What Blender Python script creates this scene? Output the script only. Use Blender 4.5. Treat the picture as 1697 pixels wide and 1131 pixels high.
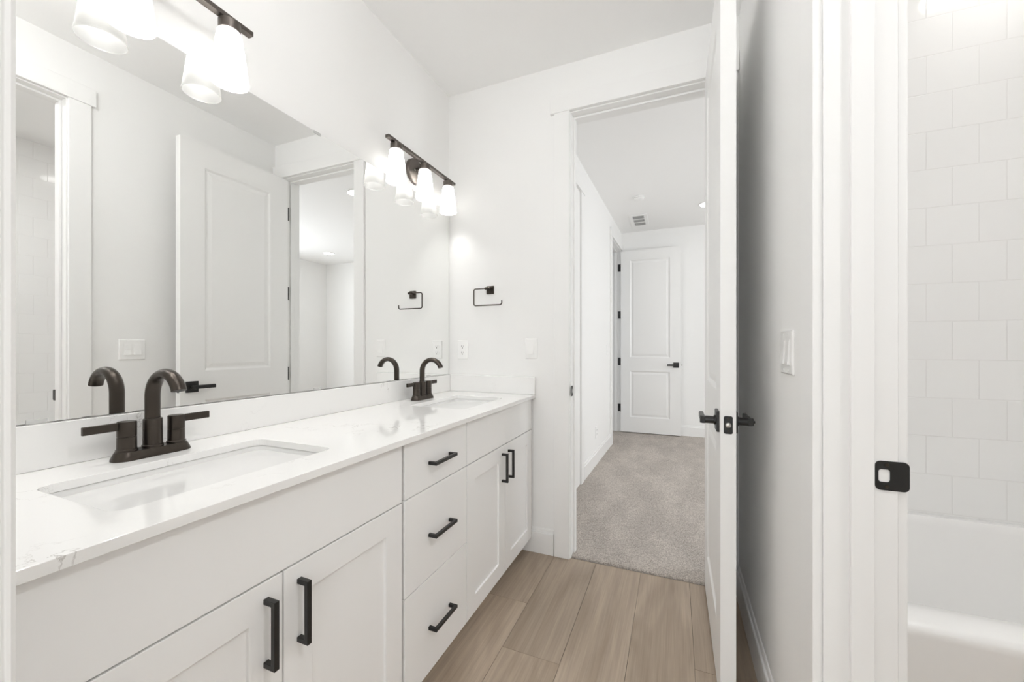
import bpy, bmesh, math, random
from mathutils import Vector, Matrix
random.seed(7)
S = bpy.context.scene
for o in list(bpy.data.objects):
    bpy.data.objects.remove(o)
COL = S.collection
PI = math.pi

# ------------------------------------------------------------------ camera
cam = bpy.data.cameras.new('camera')
cam.sensor_fit = 'HORIZONTAL'
cam.sensor_width = 36.0
cam.lens = 36.0 * 651.5 / 1697
cam.shift_y = 10.3 / 1697
cam.clip_start = 0.02
cam_o = bpy.data.objects.new('camera', cam)
COL.objects.link(cam_o)
cam_o.location = (1.311, -2.1332, 1.1688)
cam_o.rotation_euler = (PI / 2, 0, 0.3928)
S.camera = cam_o

# ------------------------------------------------------------------ world, daylight, exposure
W = bpy.data.worlds.new('world')
S.world = W
W.use_nodes = True
W.node_tree.nodes['Background'].inputs[0].default_value = (0.86, 0.93, 1.0, 1)
W.node_tree.nodes['Background'].inputs[1].default_value = 1.6
S.view_settings.view_transform = 'Standard'
S.view_settings.look = 'None'
S.view_settings.gamma = 1
S.view_settings.exposure = 0.26
S.view_settings.use_curve_mapping = False
S.cycles.max_bounces = 14
S.cycles.diffuse_bounces = 10
S.cycles.glossy_bounces = 8
S.cycles.transmission_bounces = 8
S.cycles.use_denoising = True
S.cycles.sample_clamp_indirect = 6

def daylight(name, loc, direction, sx, sy, energy, color):
    l = bpy.data.lights.new(name, 'AREA')
    l.shape = 'RECTANGLE'; l.size = sx; l.size_y = sy
    l.energy = energy; l.color = color
    o = bpy.data.objects.new(name, l)
    o.location = loc
    o.rotation_euler = Vector(direction).to_track_quat('-Z', 'Y').to_euler()
    COL.objects.link(o)
    return o
# daylight through the bedroom window, fill light through the added entry window
daylight('daylight_and_fill', (4.97, 1.25, 1.6), (-1, 0, 0), 1.5, 1.4, 46, (0.93, 0.965, 1.0))
daylight('daylight_and_fill', (1.3, -4.57, 1.5), (0, 1, -0.05), 2.0, 1.7, 26, (0.97, 0.985, 1.0))  # added fill light from behind the camera
BULB = 140.0      # radiance of the lamp bulbs
CAN = 14.0       # radiance of the recessed ceiling lights
CAN_TUB = 30.0
FILL_TUB = 120.0  # radiance of the added fill lamp in the tub room
FILL_BATH = 17.0  # radiance of the added fill globe over the aisle

# ------------------------------------------------------------------ materials
def newmat(name):
    m = bpy.data.materials.new(name); m.use_nodes = True
    nt = m.node_tree
    return m, nt, nt.nodes['Principled BSDF']
def N(nt, t, **k):
    n = nt.nodes.new(t)
    for a, b in k.items():
        if a.startswith('i_'):
            n.inputs[a[2:].replace('_', ' ')].default_value = b
        else:
            setattr(n, a, b)
    return n
def plain(name, col, rough=0.5, metal=0.0, bump=0.0, bscale=200.0, spec=0.5, coat=0.0, var=0.03):
    m, nt, p = newmat(name)
    p.inputs['Base Color'].default_value = (*col, 1)
    p.inputs['Roughness'].default_value = rough
    p.inputs['Metallic'].default_value = metal
    p.inputs['Specular IOR Level'].default_value = spec
    p.inputs['Coat Weight'].default_value = coat
    tc = N(nt, 'ShaderNodeTexCoord')
    nz = N(nt, 'ShaderNodeTexNoise', i_Scale=bscale, i_Detail=3.0)
    nt.links.new(tc.outputs['Object'], nz.inputs['Vector'])
    mr = N(nt, 'ShaderNodeMapRange', i_To_Min=max(0, rough - var), i_To_Max=rough + var)
    nt.links.new(nz.outputs['Fac'], mr.inputs['Value'])
    nt.links.new(mr.outputs[0], p.inputs['Roughness'])
    if bump > 0:
        b = N(nt, 'ShaderNodeBump', i_Strength=bump, i_Distance=0.002)
        nt.links.new(nz.outputs['Fac'], b.inputs['Height'])
        nt.links.new(b.outputs[0], p.inputs['Normal'])
    return m
M = {}
M['wall'] = plain('wall_paint', (0.88, 0.877, 0.867), 0.6, bump=0.12, bscale=160, spec=0.3)
M['ceil'] = plain('ceiling_paint', (0.92, 0.918, 0.912), 0.8, bump=0.15, bscale=120, spec=0.2)
M['trim'] = plain('trim_paint', (0.87, 0.867, 0.857), 0.32, spec=0.5)
M['door'] = plain('door_paint', (0.865, 0.861, 0.850), 0.35, bump=0.03, bscale=300)
M['cab'] = plain('cabinet_lacquer', (0.895, 0.892, 0.886), 0.38, bump=0.02, bscale=400)
M['cab_gap'] = plain('cabinet_gap_shade', (0.45, 0.44, 0.42), 0.6)  # darkened colour, so gaps between the fronts read as shade
M['black'] = plain('black_metal', (0.011, 0.0105, 0.010), 0.38, metal=0.0, spec=0.5)
M['bronze'] = plain('dark_bronze', (0.062, 0.052, 0.044), 0.31, metal=0.85, var=0.005, bscale=40)
M['lampmetal'] = plain('brushed_bronze', (0.11, 0.095, 0.085), 0.38, metal=0.8, var=0.005, bscale=40)
M['steel'] = plain('latch_steel', (0.52, 0.50, 0.47), 0.25, metal=1.0, var=0.01)
M['ceramic'] = plain('white_ceramic', (0.77, 0.767, 0.758), 0.12, spec=0.5, var=0.01)
M['acrylic'] = plain('tub_acrylic', (0.87, 0.865, 0.855), 0.14, spec=0.55)
M['plastic'] = plain('white_plastic', (0.90, 0.897, 0.888), 0.28, var=0.01)
M['dark'] = plain('dark_slot', (0.03, 0.03, 0.03), 0.6)
M['edge'] = plain('glass_edge', (0.30, 0.31, 0.30), 0.25)
M['clip'] = plain('clear_clip', (0.55, 0.55, 0.54), 0.15, spec=0.8)
M['vent_dark'] = plain('vent_shadow', (0.16, 0.16, 0.16), 0.7)

m, nt, p = newmat('mirror_silver')
p.inputs['Base Color'].default_value = (0.945, 0.95, 0.94, 1)
p.inputs['Metallic'].default_value = 1; p.inputs['Roughness'].default_value = 0.0
M['mirror'] = m

def emit(name, col, s):
    m, nt, p = newmat(name)
    p.inputs['Base Color'].default_value = (0.9, 0.9, 0.9, 1)
    p.inputs['Emission Color'].default_value = (*col, 1)
    p.inputs['Emission Strength'].default_value = s
    return m
M['bulb'] = emit('lit_bulb', (1.0, 0.988, 0.966), BULB)
M['can'] = emit('lit_lens', (1.0, 0.98, 0.94), CAN)
M['can_tub'] = emit('lit_lens_tub', (1.0, 0.985, 0.96), CAN_TUB)
M['fill_tub'] = emit('fill_lens_tub', (0.985, 0.992, 1.0), FILL_TUB)
M['fill_bath'] = emit('fill_globe_bath', (0.985, 0.992, 1.0), FILL_BATH)

# frosted glass of the lamp shades
m = bpy.data.materials.new('frosted_glass'); m.use_nodes = True
nt = m.node_tree; nt.nodes.clear()
out = N(nt, 'ShaderNodeOutputMaterial')
tr = N(nt, 'ShaderNodeBsdfTranslucent'); tr.inputs[0].default_value = (0.40, 0.398, 0.39, 1)
df = N(nt, 'ShaderNodeBsdfDiffuse'); df.inputs[0].default_value = (0.56, 0.556, 0.548, 1)
gl = N(nt, 'ShaderNodeBsdfGlossy'); gl.inputs[1].default_value = 0.2
m1 = N(nt, 'ShaderNodeMixShader', i_Fac=0.40); m2 = N(nt, 'ShaderNodeMixShader', i_Fac=0.04)
nt.links.new(tr.outputs[0], m1.inputs[1]); nt.links.new(df.outputs[0], m1.inputs[2])
nt.links.new(m1.outputs[0], m2.inputs[1]); nt.links.new(gl.outputs[0], m2.inputs[2])
nt.links.new(m2.outputs[0], out.inputs[0])
M['shade'] = m

# quartz with faint broken veins
m, nt, p = newmat('quartz')
tc = N(nt, 'ShaderNodeTexCoord')
n1 = N(nt, 'ShaderNodeTexNoise', i_Scale=9.0, i_Detail=6.0, i_Roughness=0.6, i_Distortion=0.6)
n2 = N(nt, 'ShaderNodeTexNoise', i_Scale=4.2, i_Detail=2.0)
nt.links.new(tc.outputs['Object'], n1.inputs['Vector']); nt.links.new(tc.outputs['Object'], n2.inputs['Vector'])
s1 = N(nt, 'ShaderNodeMath', operation='SUBTRACT'); s1.inputs[1].default_value = 0.5
a1 = N(nt, 'ShaderNodeMath', operation='ABSOLUTE')
r1 = N(nt, 'ShaderNodeMapRange', i_From_Min=0.0, i_From_Max=0.009, i_To_Min=1.0, i_To_Max=0.0)
r2 = N(nt, 'ShaderNodeMapRange', i_From_Min=0.555, i_From_Max=0.68)
mu = N(nt, 'ShaderNodeMath', operation='MULTIPLY')
nt.links.new(n1.outputs['Fac'], s1.inputs[0]); nt.links.new(s1.outputs[0], a1.inputs[0])
nt.links.new(a1.outputs[0], r1.inputs['Value']); nt.links.new(n2.outputs['Fac'], r2.inputs['Value'])
nt.links.new(r1.outputs[0], mu.inputs[0]); nt.links.new(r2.outputs[0], mu.inputs[1])
mx = N(nt, 'ShaderNodeMix', data_type='RGBA')
mx.inputs['A'].default_value = (0.885, 0.88, 0.868, 1); mx.inputs['B'].default_value = (0.50, 0.48, 0.46, 1)
nt.links.new(mu.outputs[0], mx.inputs['Factor']); nt.links.new(mx.outputs['Result'], p.inputs['Base Color'])
p.inputs['Roughness'].default_value = 0.07; p.inputs['Specular IOR Level'].default_value = 0.55
M['quartz'] = m

# plank floor: every plank face carries a random value
m, nt, p = newmat('oak_planks')
at = N(nt, 'ShaderNodeAttribute', attribute_name='plank')
tc = N(nt, 'ShaderNodeTexCoord')
cx = N(nt, 'ShaderNodeCombineXYZ')
ml = N(nt, 'ShaderNodeMath', operation='MULTIPLY'); ml.inputs[1].default_value = 37.0
nt.links.new(at.outputs['Fac'], ml.inputs[0])
nt.links.new(ml.outputs[0], cx.inputs[0]); nt.links.new(ml.outputs[0], cx.inputs[1]); nt.links.new(ml.outputs[0], cx.inputs[2])
ad = N(nt, 'ShaderNodeVectorMath', operation='ADD')
nt.links.new(tc.outputs['Object'], ad.inputs[0]); nt.links.new(cx.outputs[0], ad.inputs[1])
mp = N(nt, 'ShaderNodeMapping'); mp.inputs['Scale'].default_value = (5.5, 1.1, 1)
nt.links.new(ad.outputs[0], mp.inputs['Vector'])
g1 = N(nt, 'ShaderNodeTexNoise', i_Scale=1.0, i_Detail=3.0, i_Roughness=0.5, i_Distortion=1.6)
nt.links.new(mp.outputs[0], g1.inputs['Vector'])
mp2 = N(nt, 'ShaderNodeMapping'); mp2.inputs['Scale'].default_value = (190, 5, 1)
nt.links.new(ad.outputs[0], mp2.inputs['Vector'])
g2 = N(nt, 'ShaderNodeTexNoise', i_Scale=1.0, i_Detail=3.0)
nt.links.new(mp2.outputs[0], g2.inputs['Vector'])
wv = N(nt, 'ShaderNodeTexWave', wave_type='RINGS', rings_direction='Y', i_Scale=0.9, i_Distortion=9.0, i_Detail=1.0)
wv.inputs['Detail Scale'].default_value = 1.2
mp3 = N(nt, 'ShaderNodeMapping'); mp3.inputs['Scale'].default_value = (9.0, 0.9, 1)
nt.links.new(ad.outputs[0], mp3.inputs['Vector']); nt.links.new(mp3.outputs[0], wv.inputs['Vector'])
c1 = N(nt, 'ShaderNodeMix', data_type='RGBA')
c1.inputs['A'].default_value = (0.31, 0.240, 0.178, 1); c1.inputs['B'].default_value = (0.475, 0.385, 0.300, 1)
r = N(nt, 'ShaderNodeMapRange', i_From_Min=0.25, i_From_Max=0.75)
nt.links.new(g1.outputs['Fac'], r.inputs['Value']); nt.links.new(r.outputs[0], c1.inputs['Factor'])
c2 = N(nt, 'ShaderNodeMix', data_type='RGBA', blend_type='MULTIPLY')
r_ = N(nt, 'ShaderNodeMapRange', i_From_Min=0.35, i_From_Max=0.65, i_To_Min=0.91, i_To_Max=1.05)
nt.links.new(g2.outputs['Fac'], r_.inputs['Value'])
rw = N(nt, 'ShaderNodeMapRange', i_To_Min=0.955, i_To_Max=1.02)
nt.links.new(wv.outputs['Fac'], rw.inputs['Value'])
m3 = N(nt, 'ShaderNodeMath', operation='MULTIPLY')
nt.links.new(r_.outputs[0], m3.inputs[0]); nt.links.new(rw.outputs[0], m3.inputs[1])
rp = N(nt, 'ShaderNodeMapRange', i_To_Min=0.9, i_To_Max=1.1)
nt.links.new(at.outputs['Fac'], rp.inputs['Value'])
m4 = N(nt, 'ShaderNodeMath', operation='MULTIPLY')
nt.links.new(m3.outputs[0], m4.inputs[0]); nt.links.new(rp.outputs[0], m4.inputs[1])
cc = N(nt, 'ShaderNodeCombineColor')
for i in range(3):
    nt.links.new(m4.outputs[0], cc.inputs[i])
c2.inputs['Factor'].default_value = 1
nt.links.new(c1.outputs['Result'], c2.inputs['A']); nt.links.new(cc.outputs[0], c2.inputs['B'])
nt.links.new(c2.outputs['Result'], p.inputs['Base Color'])
p.inputs['Roughness'].default_value = 0.45
b = N(nt, 'ShaderNodeBump', i_Strength=0.12, i_Distance=0.002)
nt.links.new(g2.outputs['Fac'], b.inputs['Height']); nt.links.new(b.outputs[0], p.inputs['Normal'])
M['planks'] = m

# cut pile carpet
m, nt, p = newmat('carpet_pile')
tc = N(nt, 'ShaderNodeTexCoord')
f1 = N(nt, 'ShaderNodeTexNoise', i_Scale=190.0, i_Detail=4.0, i_Roughness=0.75)
f2 = N(nt, 'ShaderNodeTexNoise', i_Scale=5.0, i_Detail=3.0, i_Distortion=0.2)
f3 = N(nt, 'ShaderNodeTexVoronoi', i_Scale=210.0)
for n in (f1, f3):
    nt.links.new(tc.outputs['Object'], n.inputs['Vector'])
mpc = N(nt, 'ShaderNodeMapping'); mpc.inputs['Scale'].default_value = (1.1, 0.5, 1); mpc.inputs['Rotation'].default_value = (0, 0, 0.35)
nt.links.new(tc.outputs['Object'], mpc.inputs['Vector']); nt.links.new(mpc.outputs[0], f2.inputs['Vector'])
k1 = N(nt, 'ShaderNodeMix', data_type='RGBA')
k1.inputs['A'].default_value = (0.27, 0.235, 0.205, 1); k1.inputs['B'].default_value = (0.74, 0.68, 0.625, 1)
q = N(nt, 'ShaderNodeMapRange', i_From_Min=0.36, i_From_Max=0.62)
nt.links.new(f1.outputs['Fac'], q.inputs['Value']); nt.links.new(q.outputs[0], k1.inputs['Factor'])
k2 = N(nt, 'ShaderNodeMix', data_type='RGBA', blend_type='MULTIPLY'); k2.inputs['Factor'].default_value = 1
q2 = N(nt, 'ShaderNodeMapRange', i_From_Min=0.40, i_From_Max=0.60, i_To_Min=0.90, i_To_Max=1.05)
nt.links.new(f2.outputs['Fac'], q2.inputs['Value'])
cc = N(nt, 'ShaderNodeCombineColor')
for i in range(3):
    nt.links.new(q2.outputs[0], cc.inputs[i])
nt.links.new(k1.outputs['Result'], k2.inputs['A']); nt.links.new(cc.outputs[0], k2.inputs['B'])
nt.links.new(k2.outputs['Result'], p.inputs['Base Color'])
p.inputs['Roughness'].default_value = 0.95; p.inputs['Specular IOR Level'].default_value = 0.1
b = N(nt, 'ShaderNodeBump', i_Strength=0.9, i_Distance=0.006)
nt.links.new(f1.outputs['Fac'], b.inputs['Height']); nt.links.new(b.outputs[0], p.inputs['Normal'])
M['carpet'] = m

def tile_mat(name, loc):
    m, nt, p = newmat(name)
    tc = N(nt, 'ShaderNodeTexCoord')
    sp = N(nt, 'ShaderNodeSeparateXYZ'); cb = N(nt, 'ShaderNodeCombineXYZ')
    nt.links.new(tc.outputs['Object'], sp.inputs[0]); nt.links.new(sp.outputs['X'], cb.inputs['X']); nt.links.new(sp.outputs['Z'], cb.inputs['Y'])
    mp = N(nt, 'ShaderNodeMapping'); mp.inputs['Location'].default_value = loc
    nt.links.new(cb.outputs[0], mp.inputs['Vector'])
    bk = N(nt, 'ShaderNodeTexBrick', offset=0.5, offset_frequency=2)
    bk.inputs['Color1'].default_value = (0.86, 0.858, 0.85, 1); bk.inputs['Color2'].default_value = (0.845, 0.842, 0.835, 1)
    bk.inputs['Mortar'].default_value = (0.79, 0.785, 0.775, 1)
    bk.inputs['Scale'].default_value = 1.0
    bk.inputs['Mortar Size'].default_value = 0.0022; bk.inputs['Mortar Smooth'].default_value = 0.5
    bk.inputs['Brick Width'].default_value = 0.1508; bk.inputs['Row Height'].default_value = 0.1495
    nt.links.new(mp.outputs[0], bk.inputs['Vector'])
    nt.links.new(bk.outputs['Color'], p.inputs['Base Color'])
    rr = N(nt, 'ShaderNodeMapRange', i_To_Min=0.09, i_To_Max=0.6)
    nt.links.new(bk.outputs['Fac'], rr.inputs['Value']); nt.links.new(rr.outputs[0], p.inputs['Roughness'])
    inv = N(nt, 'ShaderNodeMath', operation='SUBTRACT'); inv.inputs[0].default_value = 1.0
    nt.links.new(bk.outputs['Fac'], inv.inputs[1])
    b = N(nt, 'ShaderNodeBump', i_Strength=0.5, i_Distance=0.0015)
    nt.links.new(inv.outputs[0], b.inputs['Height']); nt.links.new(b.outputs[0], p.inputs['Normal'])
    return m
# brick coordinates: u along the wall, v up
M['tile_back'] = tile_mat('wall_tile_back', (-2.2257, -0.5210, 0))
M['tile_end'] = tile_mat('wall_tile_end', (0, -0.5210, 0))

# ------------------------------------------------------------------ mesh helpers
def box(bm, x0, x1, y0, y1, z0, z1):
    v = [bm.verts.new((x, y, z)) for z in (z0, z1) for x, y in ((x0, y0), (x1, y0), (x1, y1), (x0, y1))]
    for f in ((0, 3, 2, 1), (4, 5, 6, 7), (0, 1, 5, 4), (1, 2, 6, 5), (2, 3, 7, 6), (3, 0, 4, 7)):
        bm.faces.new([v[i] for i in f])
def loft(bm, rings, cap0=True, cap1=True, close=False):
    vs = [[bm.verts.new(p) for p in r] for r in rings]
    n = len(vs[0])
    for a, b in zip(vs[:-1], vs[1:]):
        for i in range(n):
            j = (i + 1) % n
            bm.faces.new((a[i], a[j], b[j], b[i]))
    if close:
        a, b = vs[-1], vs[0]
        for i in range(n):
            j = (i + 1) % n
            bm.faces.new((a[i], a[j], b[j], b[i]))
    else:
        if cap0: bm.faces.new(vs[0][::-1])
        if cap1: bm.faces.new(vs[-1])
def frame_of(d):
    d = d.normalized()
    u = Vector((0, 0, 1)).cross(d)
    if u.length < 1e-4: u = Vector((0, 1, 0)).cross(d)
    u.normalize()
    return u, d.cross(u)
def cyl(bm, p0, p1, r0, r1=None, seg=28):
    p0, p1 = Vector(p0), Vector(p1); r1 = r0 if r1 is None else r1
    u, w = frame_of(p1 - p0)
    loft(bm, [[p + (u * math.cos(2 * PI * i / seg) + w * math.sin(2 * PI * i / seg)) * r for i in range(seg)] for p, r in ((p0, r0), (p1, r1))])
def tube(bm, pts, r, seg=14, section=None):
    pts = [Vector(p) for p in pts]
    rings = []; pu = None
    for k, p in enumerate(pts):
        d = (pts[min(k + 1, len(pts) - 1)] - pts[max(k - 1, 0)]).normalized()
        if pu is None: u, w = frame_of(d)
        else:
            u = (pu - d * pu.dot(d)).normalized(); w = d.cross(u)
        pu = u
        if section: rings.append([p + u * a + w * b for a, b in section])
        else: rings.append([p + (u * math.cos(2 * PI * i / seg) + w * math.sin(2 * PI * i / seg)) * r for i in range(seg)])
    loft(bm, rings)
def lathe(bm, prof, c, seg=40, axis='z', cap0=False, cap1=False, close=False):
    c = Vector(c); rings = []
    for r, h in prof:
        ring = []
        for i in range(seg):
            a = 2 * PI * i / seg
            if axis == 'z': ring.append(c + Vector((r * math.cos(a), r * math.sin(a), h)))
            elif axis == 'x': ring.append(c + Vector((h, r * math.cos(a), r * math.sin(a))))
            else: ring.append(c + Vector((r * math.sin(a), h, r * math.cos(a))))
        rings.append(ring)
    loft(bm, rings, cap0, cap1, close)
def rrect(x0, x1, y0, y1, r, n=6):
    P = []
    for cx, cy, a0 in ((x1 - r, y1 - r, 0), (x0 + r, y1 - r, 90), (x0 + r, y0 + r, 180), (x1 - r, y0 + r, 270)):
        for i in range(n + 1):
            a = math.radians(a0 + 90 * i / n)
            P.append((cx + r * math.cos(a), cy + r * math.sin(a)))
    return P
def prism(bm, prof, f, a0, a1):
    loft(bm, [[f(a, p, q) for p, q in prof] for a in (a0, a1)])
def plate_holes(bm, outer, holes, z0, z1):
    for z, flip in ((z1, False), (z0, True)):
        es = []
        loops = []
        for L in [outer] + holes:
            vs = [bm.verts.new((x, y, z)) for x, y in L]
            loops.append(vs)
            es += [bm.edges.new((vs[i], vs[(i + 1) % len(vs)])) for i in range(len(vs))]
        bmesh.ops.triangle_fill(bm, use_beauty=True, use_dissolve=False, edges=es)
        if not flip: top = loops
        else: bot = loops
    for a, b in zip(top, bot):
        n = len(a)
        for i in range(n):
            j = (i + 1) % n
            bm.faces.new((a[i], a[j], b[j], b[i]))
def obj(name, bm, mat, parent=None, bevel=0.0, smooth=False, kind=None, label=None, cat=None, group=None, loc=None, angle=35):
    bmesh.ops.recalc_face_normals(bm, faces=bm.faces)
    if smooth:
        for f in bm.faces: f.smooth = True
        lim = math.radians(angle)
        for e in bm.edges:
            if len(e.link_faces) == 2 and e.calc_face_angle(0) > lim: e.smooth = False
    me = bpy.data.meshes.new(name)
    bm.to_mesh(me); bm.free()
    o = bpy.data.objects.new(name, me); COL.objects.link(o)
    for mm in (mat if isinstance(mat, (list, tuple)) else [mat]): me.materials.append(M[mm] if isinstance(mm, str) else mm)
    if parent is not None: o.parent = parent
    if bevel:
        b = o.modifiers.new('bevel', 'BEVEL'); b.width = bevel; b.segments = 2; b.limit_method = 'ANGLE'; b.angle_limit = math.radians(40)
        b.harden_normals = False
    if loc is not None: o.location = loc
    tag(o, label, cat, group, kind)
    return o
def tag(o, label=None, cat=None, group=None, kind=None):
    if label: o['label'] = label
    if cat: o['category'] = cat
    if group: o['group'] = group
    if kind: o['kind'] = kind
    return o
def thing(name, loc, label, cat, group=None, rotz=0.0, kind=None):
    o = bpy.data.objects.new(name, None); COL.objects.link(o)
    o.location = loc; o.rotation_euler = (0, 0, rotz); o.empty_display_size = 0.05
    return tag(o, label, cat, group, kind)
def copy_tree(o, loc, label, parent=None):
    c = o.copy(); COL.objects.link(c)
    if parent is None:
        c.location = loc; c['label'] = label
    else: c.parent = parent
    for ch in list(o.children): copy_tree(ch, None, None, c)
    return c
def B(): return bmesh.new()
def struct(name, boxes, mat, label, bevel=0.0, cat='wall'):
    bm = B()
    for b in boxes: box(bm, *b)
    return obj(name, bm, mat, kind='structure', label=label, cat=cat, bevel=bevel)

HC = 2.743
XR = 1.592                     # right wall face
YT = -0.078                    # tile face above the tub
XT = 3.238                     # tile face at the tub end
# ------------------------------------------------------------------ walls, ceilings
struct('wall_left', [(-0.12, 0, -2.1, 0.0, 0, HC)], 'wall', 'white painted wall behind the long mirror and vanity')
struct('wall_back', [(-0.12, 0.768, 0, 0.12, 0, HC), (1.503, 4.99, 0, 0.12, 0, HC), (0.768, 1.503, 0, 0.12, 2.485, HC)], 'wall',
       'white painted wall with the open doorway to the carpeted room')
OY0, OY1 = -1.93, -1.145       # clear tub room doorway
struct('wall_right', [(XR, 1.710, OY1 + 0.013, 0.0, 0, HC), (XR, 1.710, -2.1, OY0 - 0.013, 0, HC), (XR, 1.710, OY0 - 0.013, OY1 + 0.013, 2.478, HC)],
       'wall', 'white painted wall on the right behind the open panel door')
struct('wall_front', [(-0.12, 0.747, -2.1, -1.993, 0, HC), (1.563, XR, -2.1, -1.993, 0, HC), (0.747, 1.563, -2.1, -1.993, 2.485, HC)],
       'wall', 'white painted wall beside the near doorway')
struct('ceiling', [(-0.12, XR, -2.1, 0.12, HC, HC + 0.1)], 'ceil', 'smooth white ceiling over the vanity', cat='ceiling')
# tub room
struct('wall_tub_back', [(1.710, XT + 0.1, YT, 0.0, 0, HC)], 'tile_back', 'white square tiled wall along the bathtub')
# the end wall is turned by 90 degrees about z so its tile pattern runs along the wall
bm = B(); box(bm, -1.0, 0.13, -0.12, 0.0, 0, HC)
w = obj('wall_tub_end', bm, 'tile_end', kind='structure', label='white square tiled wall at the far end of the bathtub', cat='wall')
w.rotation_euler = (0, 0, PI / 2); w.location = (XT, YT + 0.0, 0)
struct('wall_tub_side', [(XT, XT + 0.12, -2.72, -1.08, 0, HC)], 'wall', 'white painted wall beyond the bathtub room')
struct('wall_tub_front', [(1.71, XT + 0.12, -2.84, -2.72, 0, HC)], 'wall', 'white painted wall at the near end of the bathtub room')
struct('wall_tub_left', [(1.60, 1.71, -2.84, -2.1, 0, HC)], 'wall', 'white painted wall between entry and bathtub room')
struct('ceiling_tub', [(XR, XT + 0.12, -2.84, 0.0, HC, HC + 0.1)], 'ceil', 'white ceiling over the bathtub room', cat='ceiling')
# entry room behind the camera
struct('wall_entry_left', [(-0.24, -0.12, -4.6, -2.1, 0, HC)], 'wall', 'white painted wall on the left of the entry room')
struct('wall_entry_right', [(2.6, 2.72, -4.6, -2.84, 0, HC)], 'wall', 'white painted wall on the right of the entry room')
struct('wall_entry_far', [(-0.24, 0.3, -4.72, -4.6, 0, HC), (2.3, 2.72, -4.72, -4.6, 0, HC), (0.3, 2.3, -4.72, -4.6, 0, 0.65), (0.3, 2.3, -4.72, -4.6, 2.35, HC)],
       'wall', 'white painted wall with an added window opening in the entry room')
struct('ceiling_entry', [(-0.24, 2.72, -4.72, -2.1, HC, HC + 0.1)], 'ceil', 'white ceiling over the entry room', cat='ceiling')
# bedroom beyond the doorway; its left wall runs a touch out of square
HANG = -math.atan2(0.083, 3.35)
HO = Vector((0.545, 0.12, 0))
def hp(s, t, z):               # s along the bedroom left wall, t into the room
    c, s_ = math.cos(HANG), math.sin(HANG)
    return Vector((HO.x + t * c - s * s_, HO.y + t * s_ + s * c, z))
YF = 3.47
D0, D1 = 2.545, 3.305          # far doorway along the wall (s)
def hbox(bm, s0, s1, t0, t1, z0, z1):
    v = [bm.verts.new(hp(s, t, z)) for z in (z0, z1) for s, t in ((s0, t0), (s0, t1), (s1, t1), (s1, t0))]
    for f in ((0, 3, 2, 1), (4, 5, 6, 7), (0, 1, 5, 4), (1, 2, 6, 5), (2, 3, 7, 6), (3, 0, 4, 7)):
        bm.faces.new([v[i] for i in f])
bm = B()
hbox(bm, 0.0, D0 - 0.013, -0.12, 0, 0, HC); hbox(bm, D1 + 0.013, 3.40, -0.12, 0, 0, HC); hbox(bm, D0 - 0.013, D1 + 0.013, -0.12, 0, 2.50, HC)
obj('wall_bedroom_left', bm, 'wall', kind='structure', label='bright white wall along the left of the carpeted room', cat='wall')
struct('wall_bedroom_far', [(-0.9, 4.99, YF, YF + 0.12, 0, HC)], 'wall', 'white wall behind the far open door')
struct('wall_bedroom_right', [(4.87, 4.99, 0.12, 0.5, 0, HC), (4.87, 4.99, 2.0, YF, 0, HC), (4.87, 4.99, 0.5, 2.0, 0, 0.9), (4.87, 4.99, 0.5, 2.0, 2.3, HC)],
       'wall', 'white wall at the far right of the carpeted room, seen in the mirror')
struct('ceiling_bedroom', [(-0.9, 4.99, 0.12, YF + 0.12, HC, HC + 0.1)], 'ceil', 'white ceiling over the carpeted room', cat='ceiling')
struct('wall_closet', [(-0.9, -0.78, 0.12, YF, 0, HC)], 'wall', 'white wall inside the room behind the far doorway')

def window(name, horizontal, c, wid, z0, z1, label):
    bm = B(); w2 = wid / 2; f = 0.05
    bars = [(-w2, w2, z0, z0 + f), (-w2, w2, z1 - f, z1), (-w2, -w2 + f, z0 + f, z1 - f), (w2 - f, w2, z0 + f, z1 - f), (-0.02, 0.02, z0 + f, z1 - f)]
    for a, b_, c0, c1 in bars:
        if horizontal: box(bm, c[0] + a, c[0] + b_, c[1] - 0.03, c[1] + 0.03, c0, c1)
        else: box(bm, c[0] - 0.03, c[0] + 0.03, c[1] + a, c[1] + b_, c0, c1)
    return obj(name, bm, 'trim', kind='structure', label=label, cat='window', bevel=0.003)
window('window_1', False, (4.93, 1.25), 1.5, 0.9, 2.3, 'white framed window in the carpeted room')
window('added_window', True, (1.3, -4.66), 2.0, 0.65, 2.35, 'added white framed window in the entry room, for fill light')  # unseen window added to let fill light in behind the camera

# ------------------------------------------------------------------ floors
bm = B()
lay = bm.faces.layers.float.new('plank')
PW = 0.2295; X0 = 0.689
joints = {-1: [-0.45], 0: [-0.73], 1: [-1.10], 2: [-0.86 - 0.3], 3: [-0.5625]}
for k in range(-5, 12):
    xa, xb = X0 + k * PW, X0 + (k + 1) * PW
    j = joints.get(k, [-0.2 - 0.37 * ((k * 5) % 4)])[0]
    cuts = [j + 1.22 * i for i in range(-4, 3)]
    cuts = [c for c in cuts if -4.6 < c < 0.004]
    ys = [-4.6] + cuts + [0.004]
    for a, b_ in zip(ys[:-1], ys[1:]):
        n0 = len(bm.faces)
        box(bm, max(xa, -0.24) + 0.0007, min(xb, 3.3) - 0.0007, a + 0.0007, b_ - 0.0007, -0.006, 0)
        bm.faces.ensure_lookup_table()
        v = random.random()
        for f in bm.faces[n0:]: f[lay] = v
obj('floor', bm, 'planks', kind='structure', label='light oak plank floor between vanity and right wall', cat='floor')
struct('floor_base', [(-0.24, 3.3, -4.72, 0.0135, -0.05, -0.0065)], 'dark', 'dark joint lines below the oak planks', cat='floor')
bm = B()
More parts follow.
